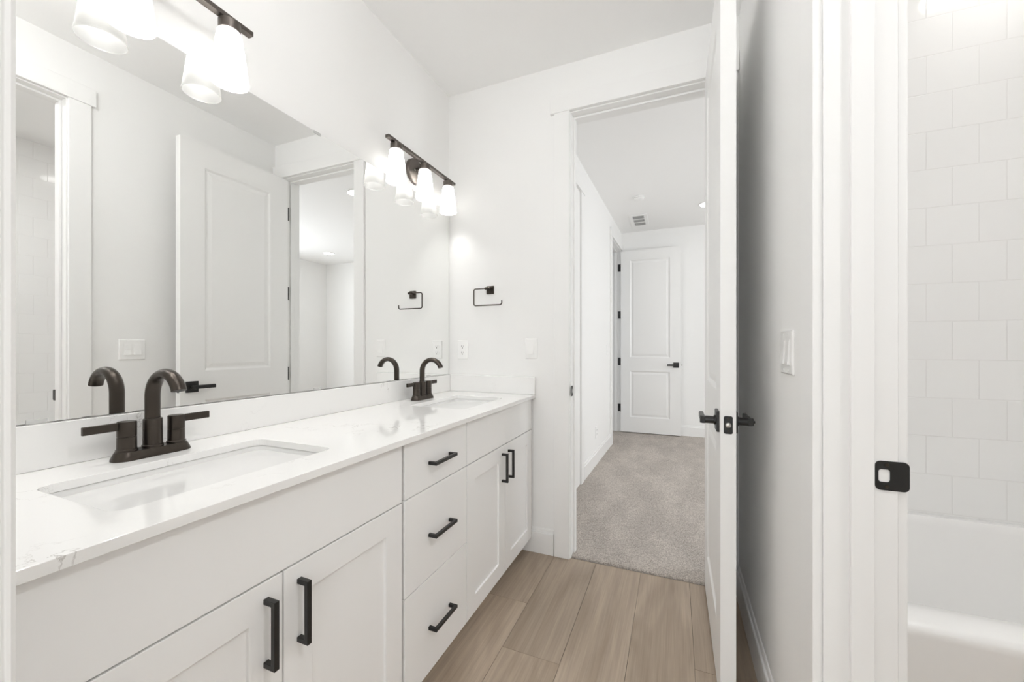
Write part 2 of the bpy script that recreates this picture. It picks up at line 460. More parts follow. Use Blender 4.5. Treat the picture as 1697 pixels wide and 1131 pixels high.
prism(bm, [(0.014, -0.05), (0.012, 0.0), (0.014, 0.007), (0.020, 0.011), (0.032, 0.0125), (3.60, 0.0125), (3.60, -0.05)], lambda a, p, q: Vector((a, p, q)), -0.9, 4.99)
obj('floor_bedroom', bm, 'carpet', kind='structure', label='beige grey cut pile carpet beyond the open doorway', cat='carpet')

# ------------------------------------------------------------------ baseboards
BBP = [(0, 0), (0.0145, 0), (0.0145, 0.115), (0.0125, 0.119), (0.008, 0.121), (0.0065, 0.136), (0.004, 0.140), (0, 0.140)]
def baseboard(name, segs, label):
    bm = B()
    for f, a0, a1 in segs: prism(bm, BBP, f, a0, a1)
    return obj(name, bm, 'trim', kind='structure', label=label, cat='baseboard')
baseboard('baseboard_back', [(lambda a, p, q: Vector((a, -p, q)), 0.49, 0.684)], 'short white baseboard between vanity and doorway casing')
baseboard('baseboard_right', [(lambda a, p, q: Vector((XR - p, a, q)), -1.055, -0.022)], 'white baseboard on the right wall behind the open door')
baseboard('baseboard_bedroom_left', [(lambda a, p, q: hp(a, p, q + 0.01), 1.14, D0 - 0.09)], 'white baseboard along the left wall above the carpet')
baseboard('baseboard_bedroom_far', [(lambda a, p, q: Vector((a, YF - p, q + 0.01)), 0.65, 4.87)], 'white baseboard behind the far open door')
baseboard('baseboard_bedroom_right', [(lambda a, p, q: Vector((4.87 - p, a, q + 0.01)), 0.12, YF - 0.015)], 'white baseboard at the far right of the carpeted room')

# ------------------------------------------------------------------ door casings
def strike(parent, cx, cy, cz, f, lip, name='strike_plate'):
    """plate drawn in (a along the jamb depth, z), f maps (a, out, z) to the place"""
    P = rrect(-0.0165, 0.0165 + lip, -0.0285, 0.0285, 0.009)
    H = rrect(-0.0115, 0.0065, -0.0125, 0.0125, 0.005)
    bm = B(); plate_holes(bm, P, [H], 0.0, 0.0018)
    for v in bm.verts:
        a, z, o_ = v.co
        v.co = f(a, o_, z)
    s = obj(name, bm, 'black', parent, smooth=True, label='black strike plate')
    bm = B(); plate_holes(bm, rrect(-0.0135, 0.0085, -0.0145, 0.0145, 0.005), [rrect(-0.0118, 0.0068, -0.0128, 0.0128, 0.005)], -0.0100, -0.0002); loft(bm, [[Vector((x, z, o_)) for x, z in rrect(-0.0118, 0.0068, -0.0128, 0.0128, 0.005)] for o_ in (-0.0100, -0.0092)])
    for v in bm.verts: v.co = f(v.co.x, v.co.z, v.co.y)
    obj('strike_pocket', bm, 'steel', s)
    for zz in (-0.021, 0.021):
        bm = B(); cyl(bm, f(0.0015, 0.0008, zz), f(0.0015, 0.0026, zz), 0.0042, 0.0034, 16)
        obj('screw', bm, 'bronze', s, smooth=True)
    return s
# doorway to the carpeted room
JL, JR, JH = 0.781, 1.490, 2.466
bm = B()
box(bm, 0.688, JL - 0.005, -0.018, 0, 0, 2.472); box(bm, JR + 0.005, 1.584, -0.018, 0, 0, 2.472)
box(bm, 0.664, XR - 0.001, -0.023, 0, 2.472, 2.564)
box(bm, 0.688, JL - 0.005, 0.12, 0.138, 0.012, 2.472); box(bm, JR + 0.005, 1.584, 0.12, 0.138, 0.012, 2.472); box(bm, 0.664, 1.606, 0.12, 0.142, 2.472, 2.564)
t1 = obj('trim_1', bm, 'trim', kind='structure', label='white casing around the doorway to the carpeted room', cat='door casing', bevel=0.0025)
bm = B()
box(bm, 0.768, JL, 0, 0.12, 0, JH + 0.013); box(bm, JR, 1.503, 0, 0.12, 0, JH + 0.013); box(bm, JL, JR, 0, 0.12, JH, JH + 0.019)
obj('jamb', bm, 'trim', t1, bevel=0.0015)
bm = B()
box(bm, JL, JL + 0.011, 0.048, 0.083, 0, JH); box(bm, JR - 0.011, JR, 0.048, 0.083, 0, JH); box(bm, JL + 0.011, JR - 0.011, 0.048, 0.083, JH - 0.011, JH)
obj('door_stop', bm, 'trim', t1, bevel=0.002)
strike(t1, 0, 0, 0, lambda a, o_, z: Vector((JL + o_, 0.019 - a, 0.925 + z)), 0.011)
# tub room doorway in the right wall
CY0, CY1 = OY0 - 0.005, OY1 + 0.005
bm = B()
box(bm, XR - 0.017, XR, CY1, -1.054, 0, 2.4555); box(bm, XR - 0.017, XR, CY0 - 0.087, CY0, 0, 2.4555)
box(bm, XR - 0.022, XR, CY0 - 0.105, -1.037, 2.4555, 2.5475)
box(bm, 1.710, 1.727, CY1, -1.054, 0, 2.4555); box(bm, 1.710, 1.727, CY0 - 0.087, CY0, 0, 2.4555); box(bm, 1.710, 1.732, CY0 - 0.105, -1.037, 2.4555, 2.5475)
t2 = obj('trim_2', bm, 'trim', kind='structure', label='white casing around the bathtub room doorway on the right', cat='door casing', bevel=0.0025)
bm = B()
box(bm, XR, 1.710, OY1, OY1 + 0.013, 0, 2.463); box(bm, XR, 1.710, OY0 - 0.013, OY0, 0, 2.463); box(bm, XR, 1.710, OY0, OY1, 2.450, 2.478)
obj('jamb', bm, 'trim', t2, bevel=0.0015)
bm = B()
box(bm, 1.634, 1.671, OY1 - 0.011, OY1, 0, 2.450); box(bm, 1.634, 1.671, OY0, OY0 + 0.011, 0, 2.450); box(bm, 1.634, 1.671, OY0 + 0.011, OY1 - 0.011, 2.439, 2.450)
obj('door_stop', bm, 'trim', t2, bevel=0.002)
strike(t2, 0, 0, 0, lambda a, o_, z: Vector((1.691 + a, OY1 - o_, 0.918 + z)), 0.019)
# near doorway around the camera
bm = B()
prism(bm, [(0.666, -1.993), (0.755, -1.993), (0.755, -1.9885), (0.7525, -1.9875), (0.7525, -1.9830), (0.7555, -1.9815), (0.7555, -1.9780), (0.7525, -1.9742), (0.666, -1.974)], lambda a, p, q: Vector((p, q, a)), 0, 2.472); box(bm, 0.645, 1.58, -1.993, -1.970, 2.472, 2.564)
t3 = obj('trim_3', bm, 'trim', kind='structure', label='white casing of the near doorway at the left edge', cat='door casing', bevel=0.0008)
bm = B()
box(bm, 0.747, 0.760, -2.1, -1.993, 0, 2.472); box(bm, 1.550, 1.563, -2.1, -1.993, 0, 2.472); box(bm, 0.76, 1.55, -2.1, -1.993, 2.466, 2.485)
obj('jamb', bm, 'trim', t3, bevel=0.0015)
# two doorways on the bedroom left wall
bm = B()
hbox(bm, 1.02, 1.115, 0, 0.018, 0.012, 2.48); hbox(bm, 0.12, 1.135, 0, 0.023, 2.48, 2.572)
t4 = obj('trim_4', bm, 'trim', kind='structure', label='white casing end just inside the carpeted room on the left', cat='door casing', bevel=0.0025)
bm = B(); hbox(bm, 0.30, 1.0, 0.001, 0.008, 0.02, 2.47)
obj('closed_door_panel', bm, 'door', t4, bevel=0.002)
bm = B()
hbox(bm, D0 - 0.09, D0 - 0.005, 0, 0.018, 0.012, 2.49); hbox(bm, D0 - 0.105, D1 + 0.03, 0, 0.022, 2.49, 2.58)
t5 = obj('trim_5', bm, 'trim', kind='structure', label='white casing around the far doorway beside the hinged door', cat='door casing', bevel=0.0025)
bm = B()
hbox(bm, D0 - 0.013, D0, -0.12, 0, 0.012, 2.487); hbox(bm, D1, D1 + 0.013, -0.12, 0.0, 0.012, 2.487); hbox(bm, D0, D1, -0.12, 0, 2.483, 2.50)
obj('jamb', bm, 'trim', t5, bevel=0.0015)
bm = B()
hbox(bm, D0, D0 + 0.011, -0.085, -0.05, 0.012, 2.483); hbox(bm, D1 - 0.011, D1, -0.085, -0.05, 0.012, 2.483); hbox(bm, D0 + 0.011, D1 - 0.011, -0.085, -0.05, 2.472, 2.483)
obj('door_stop', bm, 'trim', t5, bevel=0.002)

# ------------------------------------------------------------------ panel doors
def panel_leaf(bm, w, h, t, xs, zs, cells, rings, f):
    """leaf in (a, z, depth); cells = set of (i, j) that carry a sunk panel; rings = [(inset, depth)]"""
    for side in (0, 1):
        d0 = 0 if side == 0 else t; sg = 1 if side == 0 else -1
        g = {}
        for i, x in enumerate(xs):
            for j, z in enumerate(zs): g[i, j] = bm.verts.new(f(x, z, d0))
        for i in range(len(xs) - 1):
            for j in range(len(zs) - 1):
                q = [g[i, j], g[i + 1, j], g[i + 1, j + 1], g[i, j + 1]]
                if (i, j) not in cells: bm.faces.new(q); continue
                prev = q
                for ins, dep in rings:
                    xa, xb, za, zb = xs[i] + ins, xs[i + 1] - ins, zs[j] + ins, zs[j + 1] - ins
                    cur = [bm.verts.new(f(x, z, d0 + sg * dep)) for x, z in ((xa, za), (xb, za), (xb, zb), (xa, zb))]
                    for k in range(4):
                        bm.faces.new((prev[k], prev[(k + 1) % 4], cur[(k + 1) % 4], cur[k]))
                    prev = cur
                bm.faces.new(prev)
        if side == 0: g0 = g
        else: g1 = g
    nx, nz = len(xs) - 1, len(zs) - 1
    loop = [(i, 0) for i in range(nx)] + [(nx, j) for j in range(nz)] + [(i, nz) for i in range(nx, 0, -1)] + [(0, j) for j in range(nz, 0, -1)]
    for a, b_ in zip(loop, loop[1:] + loop[:1]): bm.faces.new((g0[a], g0[b_], g1[b_], g1[a]))
MOULD = [(0.004, 0.001), (0.010, 0.0055), (0.016, 0.009), (0.024, 0.009), (0.046, 0.0035)]
def lever(parent, f, priv=False):
    """f(a along door, out, z): a=0 on the spindle, +a towards the hinges"""
    bm = B(); R = 0.034
    loft(bm, [[f(x, o_, z) for x, z in rrect(-r, r, -r, r, 0.002, 2)] for r, o_ in ((R, 0), (R, 0.007), (R - 0.0015, 0.0085))])
    h = obj('door_handle', bm, 'black', parent, label='black square rose with straight lever')
    bm = B(); cyl(bm, f(0, 0.008, 0), f(0, 0.014, 0), 0.016, seg=24); cyl(bm, f(0, 0.012, 0), f(0, 0.056, 0), 0.0125, seg=24)
    obj('neck', bm, 'black', h, smooth=True)
    bm = B()
    S_ = [(-0.007, -0.0115), (0.004, -0.0115), (0.0075, -0.008), (0.0075, 0.008), (0.004, 0.0115), (-0.007, 0.0115)]
    loft(bm, [[f(a, 0.047 + p, q) for p, q in S_] for a in (-0.013, 0.108)])
    obj('lever', bm, 'black', h, bevel=0.0015)
    if priv:
        bm = B(); cyl(bm, f(0, 0.055, 0), f(0, 0.061, 0), 0.004, seg=14); obj('privacy_button', bm, 'black', h, smooth=True)
    return h
def hinge(parent, f, z):
    """f(a, b, z): leaf pair meeting at the pin (0,0)"""
    bm = B()
    def bx(a0, a1, b0, b1, z0, z1):
        v = [bm.verts.new(f(a, b_, zz)) for zz in (z0, z1) for a, b_ in ((a0, b0), (a1, b0), (a1, b1), (a0, b1))]
        for q in ((0, 3, 2, 1), (4, 5, 6, 7), (0, 1, 5, 4), (1, 2, 6, 5), (2, 3, 7, 6), (3, 0, 4, 7)): bm.faces.new([v[i] for i in q])
    bx(-0.0018, 0.0002, 0.002, 0.042, z - 0.051, z + 0.051)       # leaf on the jamb
    bx(-0.036, -0.001, 0.0002, 0.0018, z - 0.051, z + 0.051)  # leaf on the door edge
    cyl(bm, f(0.004, -0.004, z - 0.051), f(0.004, -0.004, z + 0.051), 0.0055, seg=14)
    return obj('hinge', bm, 'black', parent, label='black butt hinge')
DT = 0.0445
# bathroom door, swung open against the right wall
d1 = thing('door_1', (JR, -0.004, 0), 'white two panel door swung open against the right wall', 'door', kind='structure')
WD = 0.711
bm = B()
zs = [0.012, 0.212, 0.838, 1.019, 2.306, 2.448]; xs = [0, 0.138, WD - 0.132, WD]
panel_leaf(bm, WD, 0, DT, xs, zs, {(1, 1), (1, 3)}, MOULD, lambda x, z, d: Vector((-DT + d, -x, z)))
obj('leaf', bm, 'door', d1)
for z in (2.208, 1.588, 0.965, 0.335):
    hinge(d1, lambda a, b_, zz: Vector((a, b_ + 0.002, zz)), z)
HY = -(WD - 0.061)
lever(d1, lambda a, o_, z: Vector((-DT - o_, HY + a, 0.925 + z)))
lever(d1, lambda a, o_, z: Vector((o_, HY + a, 0.925 + z)), True)
bm = B(); loft(bm, [[Vector((-DT / 2 + x, -WD - o_, 0.921 + z)) for x, z in rrect(-0.0127, 0.0127, -0.0285, 0.0285, 0.006)] for o_ in (-0.001, 0.0014)])
lp = obj('latch_plate', bm, 'black', d1, label='black latch plate on the door edge')
bm = B(); lathe(bm, [(0.0085, 0.001), (0.0085, -0.006), (0.006, -0.009), (0.001, -0.0095)], (-DT / 2, -WD - 0.0005, 0.921), 20, 'y', cap1=True)
obj('latch_bolt', bm, 'steel', lp, smooth=True, label='silver latch bolt')
for zz in (-0.020, 0.020):
    bm = B(); cyl(bm, (-DT / 2, -WD - 0.001, 0.921 + zz), (-DT / 2, -WD - 0.0022, 0.921 + zz), 0.0035, seg=14); obj('screw', bm, 'bronze', lp, smooth=True)
# far door of the carpeted room, swung open against the far wall
pin = hp(D1, 0.004, 0)
d2 = thing('door_2', pin, 'white two panel door standing open against the far wall', 'door', kind='structure')
W2 = 0.757
bm = B()
zs = [0.024, 0.225, 0.850, 1.030, 2.345, 2.472]; xs = [0, 0.120, W2 - 0.135, W2]
panel_leaf(bm, W2, 0, DT, xs, zs, {(1, 1), (1, 3)}, MOULD, lambda x, z, d: Vector((x, -DT + d, z)))
obj('leaf', bm, 'door', d2)
for z in (2.257, 1.611, 0.974, 0.341):
    hinge(d2, lambda a, b_, zz: Vector((-b_ - 0.003, a - 0.0002, zz)), z)
lever(d2, lambda a, o_, z: Vector((W2 - 0.062 - a, -DT - o_, 0.937 + z)))
bm = B(); cyl(bm, (W2 - 0.001, -DT / 2, 0.937), (W2 + 0.009, -DT / 2, 0.937), 0.008, seg=16); obj('latch_bolt', bm, 'steel', d2, smooth=True)

# ------------------------------------------------------------------ vanity cabinets
ZC = 0.8976; ZB = 0.088; XF = 0.557; XD = 0.537
def shaker(bm, y0, y1, z0, z1):
    r = 0.070
    panel_leaf(bm, 0, 0, 0.019, [y0, y0 + r, y1 - r, y1], [z0, z0 + r, z1 - r, z1], {(1, 1)}, [(0.0, 0.008)], lambda y, z, d: Vector((XF - d, y, z)))
def slab(bm, y0, y1, z0, z1): box(bm, XF - 0.019, XF, y0, y1, z0, z1)
def pull(parent, y, z, vert, L=0.136):
    bm = B(); h = L / 2; w = 0.0055; P = 0.032; g = 0.0105
    if vert: loft(bm, [[Vector((XF + a, y + s, z + b_)) for a, b_ in ((0, -h), (P, -h), (P, h), (0, h), (0, h - g), (P - g, h - g), (P - g, -h + g), (0, -h + g))] for s in (-w, w)])
    else: loft(bm, [[Vector((XF + a, y + b_, z + s)) for a, b_ in ((0, -h), (P, -h), (P, h), (0, h), (0, h - g), (P - g, h - g), (P - g, -h + g), (0, -h + g))] for s in (-w, w)])
    return obj('handle', bm, 'black', parent, bevel=0.0008, label='black bar pull')
def carcass(parent, y0, y1, openings):
    bm = B(); t = 0.018
    box(bm, 0.012, XD - 0.001, y0, y0 + t, ZB + 0.004, 0.868); box(bm, 0.012, XD - 0.001, y1 - t, y1, ZB + 0.004, 0.868)
    box(bm, 0.012, XD - 0.001, y0 + t, y1 - t, ZB + 0.004, ZB + 0.022); box(bm, 0.012, 0.02, y0 + t, y1 - t, ZB + 0.022, 0.868)
    for z in openings: box(bm, XD - 0.02, XD - 0.002, y0 + t, y1 - t, z - 0.012, z + 0.012)
    obj('body', bm, 'cab_gap', parent)
    bm = B(); box(bm, 0.06, 0.478, y0, y1, 0.0, ZB + 0.003)
    obj('toe_kick', bm, 'cab', parent)
def sink_base(y0, y1, pulls, label):
    c = thing('vanity_cabinet', (0, 0, 0), label, 'cabinet', 'white sink cabinets of the vanity')
    carcass(c, y0 - 0.001, y1 + 0.001, (0.703, 0.856))
    mid = (y0 + y1) / 2; g = 0.0016
    bm = B(); slab(bm, y0, y1, 0.7045, 0.873); obj('false_front', bm, 'cab', c, bevel=0.0012)
    for a, b_, py in ((y0, mid - g, mid - 0.0375), (mid + g, y1, mid + 0.0375)):
        bm = B(); shaker(bm, a, b_, ZB, 0.7005); d = obj('door', bm, 'cab', c, bevel=0.0010)
        pull(d, py, 0.600, True)
    return c
sink_base(-1.945, -1.173, None, 'white shaker sink cabinet under the near faucet')
sink_base(-0.775, -0.023, None, 'white shaker sink cabinet under the far faucet, beside the doorway wall')
c = thing('drawer_cabinet', (0, 0, 0), 'white three drawer cabinet in the middle of the vanity', 'cabinet')
carcass(c, -1.166, -0.777, (0.4035, 0.703, 0.856))
for z0, z1 in ((ZB, 0.402), (0.405, 0.7015), (0.7045, 0.873)):
    bm = B(); slab(bm, -1.160, -0.7785, z0, z1); d = obj('drawer', bm, 'cab', c, bevel=0.0012)
    pull(d, -0.969, (z0 + z1) / 2 - (0.004 if z0 > 0.5 else 0.008), False)
bm = B(); box(bm, 0.50, XD, -1.992, -1.947, 0, 0.868)
obj('filler_panel', bm, 'cab', kind='thing', label='narrow white filler strip at the near end of the vanity', cat='cabinet panel')

# ------------------------------------------------------------------ worktop with splashes
XC = 0.5754; TC = 0.0185
SK = [(-1.789, -1.341), (-0.632, -0.207)]      # basin cut-outs along y
SX = (0.170, 0.464)
bm = B()
plate_holes(bm, [(0.0015, -1.985), (XC, -1.985), (XC, -0.0015), (0.0015, -0.0015)], [rrect(SX[0], SX[1], a, b_, 0.028) for a, b_ in SK], ZC - TC, ZC)
ct = obj('countertop', bm, 'quartz', bevel=0.0012, label='long white quartz worktop with two sink cut-outs on the vanity', cat='worktop')
bm = B(); box(bm, 0.0015, 0.020, -1.985, -0.0015, ZC + 0.0005, ZC + 0.101)
obj('backsplash', bm, 'quartz', ct, bevel=0.0012)
bm = B(); box(bm, 0.0205, XC, -0.020, -0.0015, ZC + 0.0005, ZC + 0.101)
obj('side_splash', bm, 'quartz', ct, bevel=0.0012)

def sink(y0, y1, label):
    cy = (y0 + y1) / 2; cxm = (SX[0] + SX[1]) / 2; hw = (y1 - y0) / 2 + 0.003; hd = (SX[1] - SX[0]) / 2 + 0.003
    ztop = ZC - TC - 0.0008
    def R(dx, dy, r, z): return [Vector((x, y, z)) for x, y in rrect(cxm - dx, cxm + dx, -dy, dy, r)]
    bm = B()
    loft(bm, [R(hd + 0.02, hw + 0.02, 0.04, ztop - 0.012), R(hd + 0.02, hw + 0.02, 0.04, ztop), R(hd, hw, 0.030, ztop),
              R(hd - 0.003, hw - 0.003, 0.028, ztop - 0.004), R(hd - 0.012, hw - 0.012, 0.03, ztop - 0.07), R(hd - 0.02, hw - 0.02, 0.032, ztop - 0.105),
              R(hd - 0.03, hw - 0.03, 0.035, ztop - 0.122), R(hd - 0.05, hw - 0.05, 0.04, ztop - 0.129), R(0.03, 0.03, 0.028, ztop - 0.136),
              R(0.022, 0.022, 0.0219, ztop - 0.150), R(hd - 0.04, hw - 0.04, 0.04, ztop - 0.150), R(hd + 0.0, hw + 0.0, 0.04, ztop - 0.09)], True, True)
    s = obj('sink', bm, 'ceramic', smooth=True, label=label, cat='sink', group='undermount sinks in the worktop', loc=(0, cy, 0), angle=50)
    bm = B(); lathe(bm, [(0.021, 0.004), (0.029, 0.0035), (0.030, 0.0005), (0.021, -0.002)], (cxm, 0, ztop - 0.1355), 28, close=True)
    cyl(bm, (cxm, 0, ztop - 0.138), (cxm, 0, ztop - 0.1315), 0.0195, seg=24)
    obj('drain', bm, 'bronze', s, smooth=True)
sink(*SK[0], 'white rectangular undermount sink below the near faucet')
sink(*SK[1], 'white rectangular undermount sink below the far faucet')

# ------------------------------------------------------------------ faucets
FX = 0.090
fa = thing('faucet', (FX, -1.562, ZC), 'dark bronze two handle faucet at the near sink', 'faucet', 'gooseneck faucets on the vanity')
bm = B()
loft(bm, [[Vector((x, y, z)) for x, y in rrect(-a, a, -b_, b_, r)] for a, b_, r, z in
          ((0.0275, 0.080, 0.025, 0.0003), (0.0275, 0.080, 0.025, 0.004), (0.0255, 0.0775, 0.0235, 0.010), (0.0225, 0.0735, 0.021, 0.019), (0.0215, 0.0725, 0.020, 0.0205))])
obj('base_plate', bm, 'bronze', fa, smooth=True, angle=30)
bm = B()
lathe(bm, [(0.0215, 0.020), (0.0215, 0.026), (0.0195, 0.0275), (0.0192, 0.0905), (0.0182, 0.092), (0.010, 0.092)], (0, 0, 0), 36, cap0=True, cap1=True)
obj('collar', bm, 'bronze', fa, smooth=True)
bm = B()
sec = [(0.016 * math.cos(t), (0.0140 if math.sin(t) > 0 else 0.0095) * math.sin(t)) for t in [2 * PI * i / 28 for i in range(28)]]
Rr = 0.0565; zc_ = 0.1475
pts = [(0, 0, 0.085), (0, 0, 0.11), (0, 0, 0.13)]
path = [Vector(p) for p in pts] + [Vector((Rr - Rr * math.cos(t), 0, zc_ + Rr * math.sin(t))) for t in [math.radians(6 * i) for i in range(0, 28)]]
rings = []
for k, p_ in enumerate(path):
    d = (path[min(k + 1, len(path) - 1)] - path[max(k - 1, 0)]).normalized()
    yv = Vector((0, 1, 0)); nv = yv.cross(d)          # nv points to the outside of the bend or inside
    if k == 0: d = Vector((0, 0, 1)); nv = yv.cross(d)
    rings.append([p_ + yv * a - nv * b_ for a, b_ in sec])
loft(bm, rings)
obj('spout', bm, 'bronze', fa, smooth=True, angle=50)
for s in (-1, 1):
    bm = B()
    lathe(bm, [(0.0205, 0.020), (0.0205, 0.0255), (0.0185, 0.027), (0.0182, 0.0555), (0.0174, 0.0560), (0.0174, 0.0568), (0.0182, 0.0573), (0.0182, 0.0905), (0.017, 0.0925), (0.008, 0.0935)], (0, s * 0.051, 0), 36, cap0=True, cap1=True)
    h = obj('handle', bm, 'bronze', fa, smooth=True)
    bm = B()
    loft(bm, [[Vector((x, s * y, 0.0820 + z)) for x, z in rrect(-0.0045, 0.0045, -0.0095, 0.0095, 0.002, 3)] for y in (0.060, 0.129)])
    obj('lever', bm, 'bronze', h, bevel=0.0008)
copy_tree(fa, (FX, -0.411, ZC), 'dark bronze two handle faucet at the far sink')

# ------------------------------------------------------------------ mirror
bm = B(); box(bm, 0.0005, 0.0060, -1.955, -0.016, ZC + 0.1035, 2.017)
mi = obj('mirror', bm, ['edge', 'mirror'], label='wide frameless mirror on the wall above the vanity', cat='mirror')
for f in mi.data.polygons:
    if f.normal.x > 0.9: f.material_index = 1
for y in (-1.732, -0.993, -0.233):
    for top in (0, 1):
        bm = B(); z = 2.017 if top else ZC + 0.1035; s = -1 if top else 1
        box(bm, 0.0062, 0.0080, y - 0.016, y + 0.016, min(z - s * 0.002, z + s * 0.008), max(z - s * 0.002, z + s * 0.008))
        if top: box(bm, 0.0005, 0.008, y - 0.016, y + 0.016, z + 0.0003, z + 0.0022)
        obj('mirror_clip', bm, 'clip', mi, bevel=0.0006, label='small clear mirror clip')

# ------------------------------------------------------------------ vanity lights
LX = 0.073
vl = thing('vanity_light', (0, -1.600, 2.155), 'three shade bronze vanity light above the near faucet', 'wall light', 'bar lights above the mirror')
bm = B(); lathe(bm, [(0.068, 0.0005), (0.068, 0.016), (0.065, 0.020), (0.030, 0.0225)], (0, 0, -0.035), 48, 'x', True, True)
pl = obj('wall_plate', bm, 'lampmetal', vl, smooth=True)
for yy in (-0.022, 0.022):
    bm = B(); lathe(bm, [(0.0045, 0.020), (0.0045, 0.025), (0.002, 0.027)], (0, yy, -0.035), 16, 'x', True, True); obj('screw', bm, 'steel', pl, smooth=True)
bm = B(); cyl(bm, (0.021, 0, -0.024), (LX, 0, -0.024), 0.010, seg=20); obj('arm', bm, 'lampmetal', vl, smooth=True)
bm = B(); box(bm, LX - 0.011, LX + 0.011, -0.300, 0.300, -0.007, 0.007); obj('bar', bm, 'lampmetal', vl, bevel=0.001)
for yy in (-0.234, 0, 0.234):
    bm = B(); lathe(bm, [(0.024, -0.007), (0.0285, -0.010), (0.0285, -0.037), (0.022, -0.038)], (LX, yy, 0), 32, 'z', True, True)
    obj('socket', bm, 'lampmetal', vl, smooth=True)
    bm = B()
    prof = [(0.020, -0.0385), (0.0285, -0.0390), (0.0315, -0.043), (0.0395, -0.105), (0.0500, -0.186), (0.0505, -0.189), (0.0490, -0.1915)]
    lathe(bm, prof, (LX, yy, 0), 48)
    sh = obj('shade', bm, 'shade', vl, smooth=True, angle=60, label='frosted white glass shade')
    bm = B(); bmesh.ops.create_uvsphere(bm, u_segments=20, v_segments=14, radius=0.024)
    for v in bm.verts:
        if v.co.z > 0: v.co.z *= 1.5; v.co.x *= 1 - 0.25 * v.co.z / 0.036; v.co.y *= 1 - 0.25 * v.co.z / 0.036
        v.co += Vector((LX, yy, -0.112))
    obj('bulb', bm, 'bulb', sh, smooth=True, label='lit bulb')
copy_tree(vl, (0, -0.365, 2.155), 'three shade bronze vanity light above the far faucet')

# ------------------------------------------------------------------ towel holder on the back wall
th = thing('towel_ring', (0.287, 0, 1.512), 'dark open rectangular towel ring beside the mirror', 'towel ring')
bm = B(); loft(bm, [[Vector((x, -o_, z)) for x, z in rrect(-r, r, -r, r, 0.003, 3)] for r, o_ in ((0.0245, 0.0005), (0.0245, 0.006), (0.022, 0.008))])
obj('wall_plate', bm, 'bronze', th)
bm = B(); cyl(bm, (0, -0.007, 0.006), (0, -0.040, 0.006), 0.008, seg=20); cyl(bm, (0.012, -0.034, 0.006), (-0.020, -0.034, 0.006), 0.0075, seg=20)
obj('post', bm, 'bronze', th, smooth=True)
bm = B()
def fillet(P, r, n=6):
    out = [Vector(P[0])]
    for a, b_, c_ in zip(P[:-2], P[1:-1], P[2:]):
        a, b_, c_ = Vector(a), Vector(b_), Vector(c_)
        u, w = (a - b_).normalized(), (c_ - b_).normalized()
        for i in range(n + 1):
            t = i / n * PI / 2
            out.append(b_ + u * r * (1 - math.sin(t)) + w * r * (1 - math.cos(t)))
    return out + [Vector(P[-1])]
tube(bm, fillet([(-0.016, -0.034, 0.006), (-0.094, -0.034, 0.006), (-0.094, -0.034, -0.094), (0.089, -0.034, -0.094), (0.089, -0.034, -0.068)], 0.012), 0.0036, 12)
obj('ring', bm, 'bronze', th, smooth=True)

# ------------------------------------------------------------------ outlets and switches
def bxf(bm, f, a0, a1, o0, o1, z0, z1):
    v = [bm.verts.new(f(a, o_, z)) for z in (z0, z1) for a, o_ in ((a0, o0), (a1, o0), (a1, o1), (a0, o1))]
    for q in ((0, 3, 2, 1), (4, 5, 6, 7), (0, 1, 5, 4), (1, 2, 6, 5), (2, 3, 7, 6), (3, 0, 4, 7)): bm.faces.new([v[i] for i in q])
def cover(parent, f, w, h=0.0585):
    bm = B(); loft(bm, [[f(a, o_, z) for a, z in rrect(-w + k, w - k, -h + k, h - k, 0.003, 3)] for k, o_ in ((0, 0.0004), (0, 0.0035), (0.004, 0.0065))])
    return obj('cover_plate', bm, 'plastic', parent)
def rocker(parent, f, a):
    bm = B(); bxf(bm, f, a - 0.0170, a + 0.0170, 0.0066, 0.0074, -0.0338, 0.0338); bez = obj('bezel', bm, 'plastic', parent)
    bm = B()
    prof = [(0.0075, -0.0315), (0.0125, -0.0315), (0.0095, 0.0), (0.0085, 0.0315), (0.0075, 0.0315)]
    loft(bm, [[f(a + s, o_, z) for o_, z in prof] for s in (-0.0150, 0.0150)])
    obj('rocker', bm, 'plastic', parent, bevel=0.0006)
    for z in (-0.0475, 0.0475):
        bm = B(); cyl(bm, f(a, 0.0060, z), f(a, 0.0074, z), 0.0028, seg=12); obj('screw', bm, 'plastic', parent, smooth=True)
def outlet(parent, f):
    cover(parent, f, 0.0365)
    for z in (-0.0195, 0.0195):
        bm = B()
        ring = [(0.0172 * math.cos(t), max(-0.0142, min(0.0142, 0.0172 * math.sin(t)))) for t in [2 * PI * i / 32 for i in range(32)]]
        loft(bm, [[f(a, o_, z + q) for a, q in ring] for o_ in (0.006, 0.0082)])
        rc = obj('receptacle', bm, 'plastic', parent)
        bm = B()
        bxf(bm, f, -0.0078, -0.0054, 0.0078, 0.0086, z - 0.001, z + 0.008); bxf(bm, f, 0.0054, 0.0076, 0.0078, 0.0086, z + 0.0, z + 0.0072)
        cyl(bm, f(0, 0.0078, z - 0.0075), f(0, 0.0086, z - 0.0075), 0.0029, seg=12)
        obj('slots', bm, 'dark', rc, label='dark outlet slots')
    bm = B(); cyl(bm, f(0, 0.006, 0), f(0, 0.0074, 0), 0.0028, seg=12); obj('screw', bm, 'plastic', parent, smooth=True)
fb = lambda a, o_, z: Vector((a, -o_, z))
o = thing('wall_outlet', (0.0995, 0, 1.153), 'white duplex outlet between the mirror and the towel ring', 'outlet'); outlet(o, fb)
o = thing('light_switch', (0.549, 0, 1.161), 'white single rocker switch beside the doorway casing', 'switch'); cover(o, fb, 0.0365); rocker(o, fb, 0)
fr = lambda a, o_, z: Vector((-o_, a, z))
o = thing('light_switch', (XR, -0.8785, 1.155), 'white double rocker switch on the right wall behind the door', 'switch'); cover(o, fr, 0.0605)
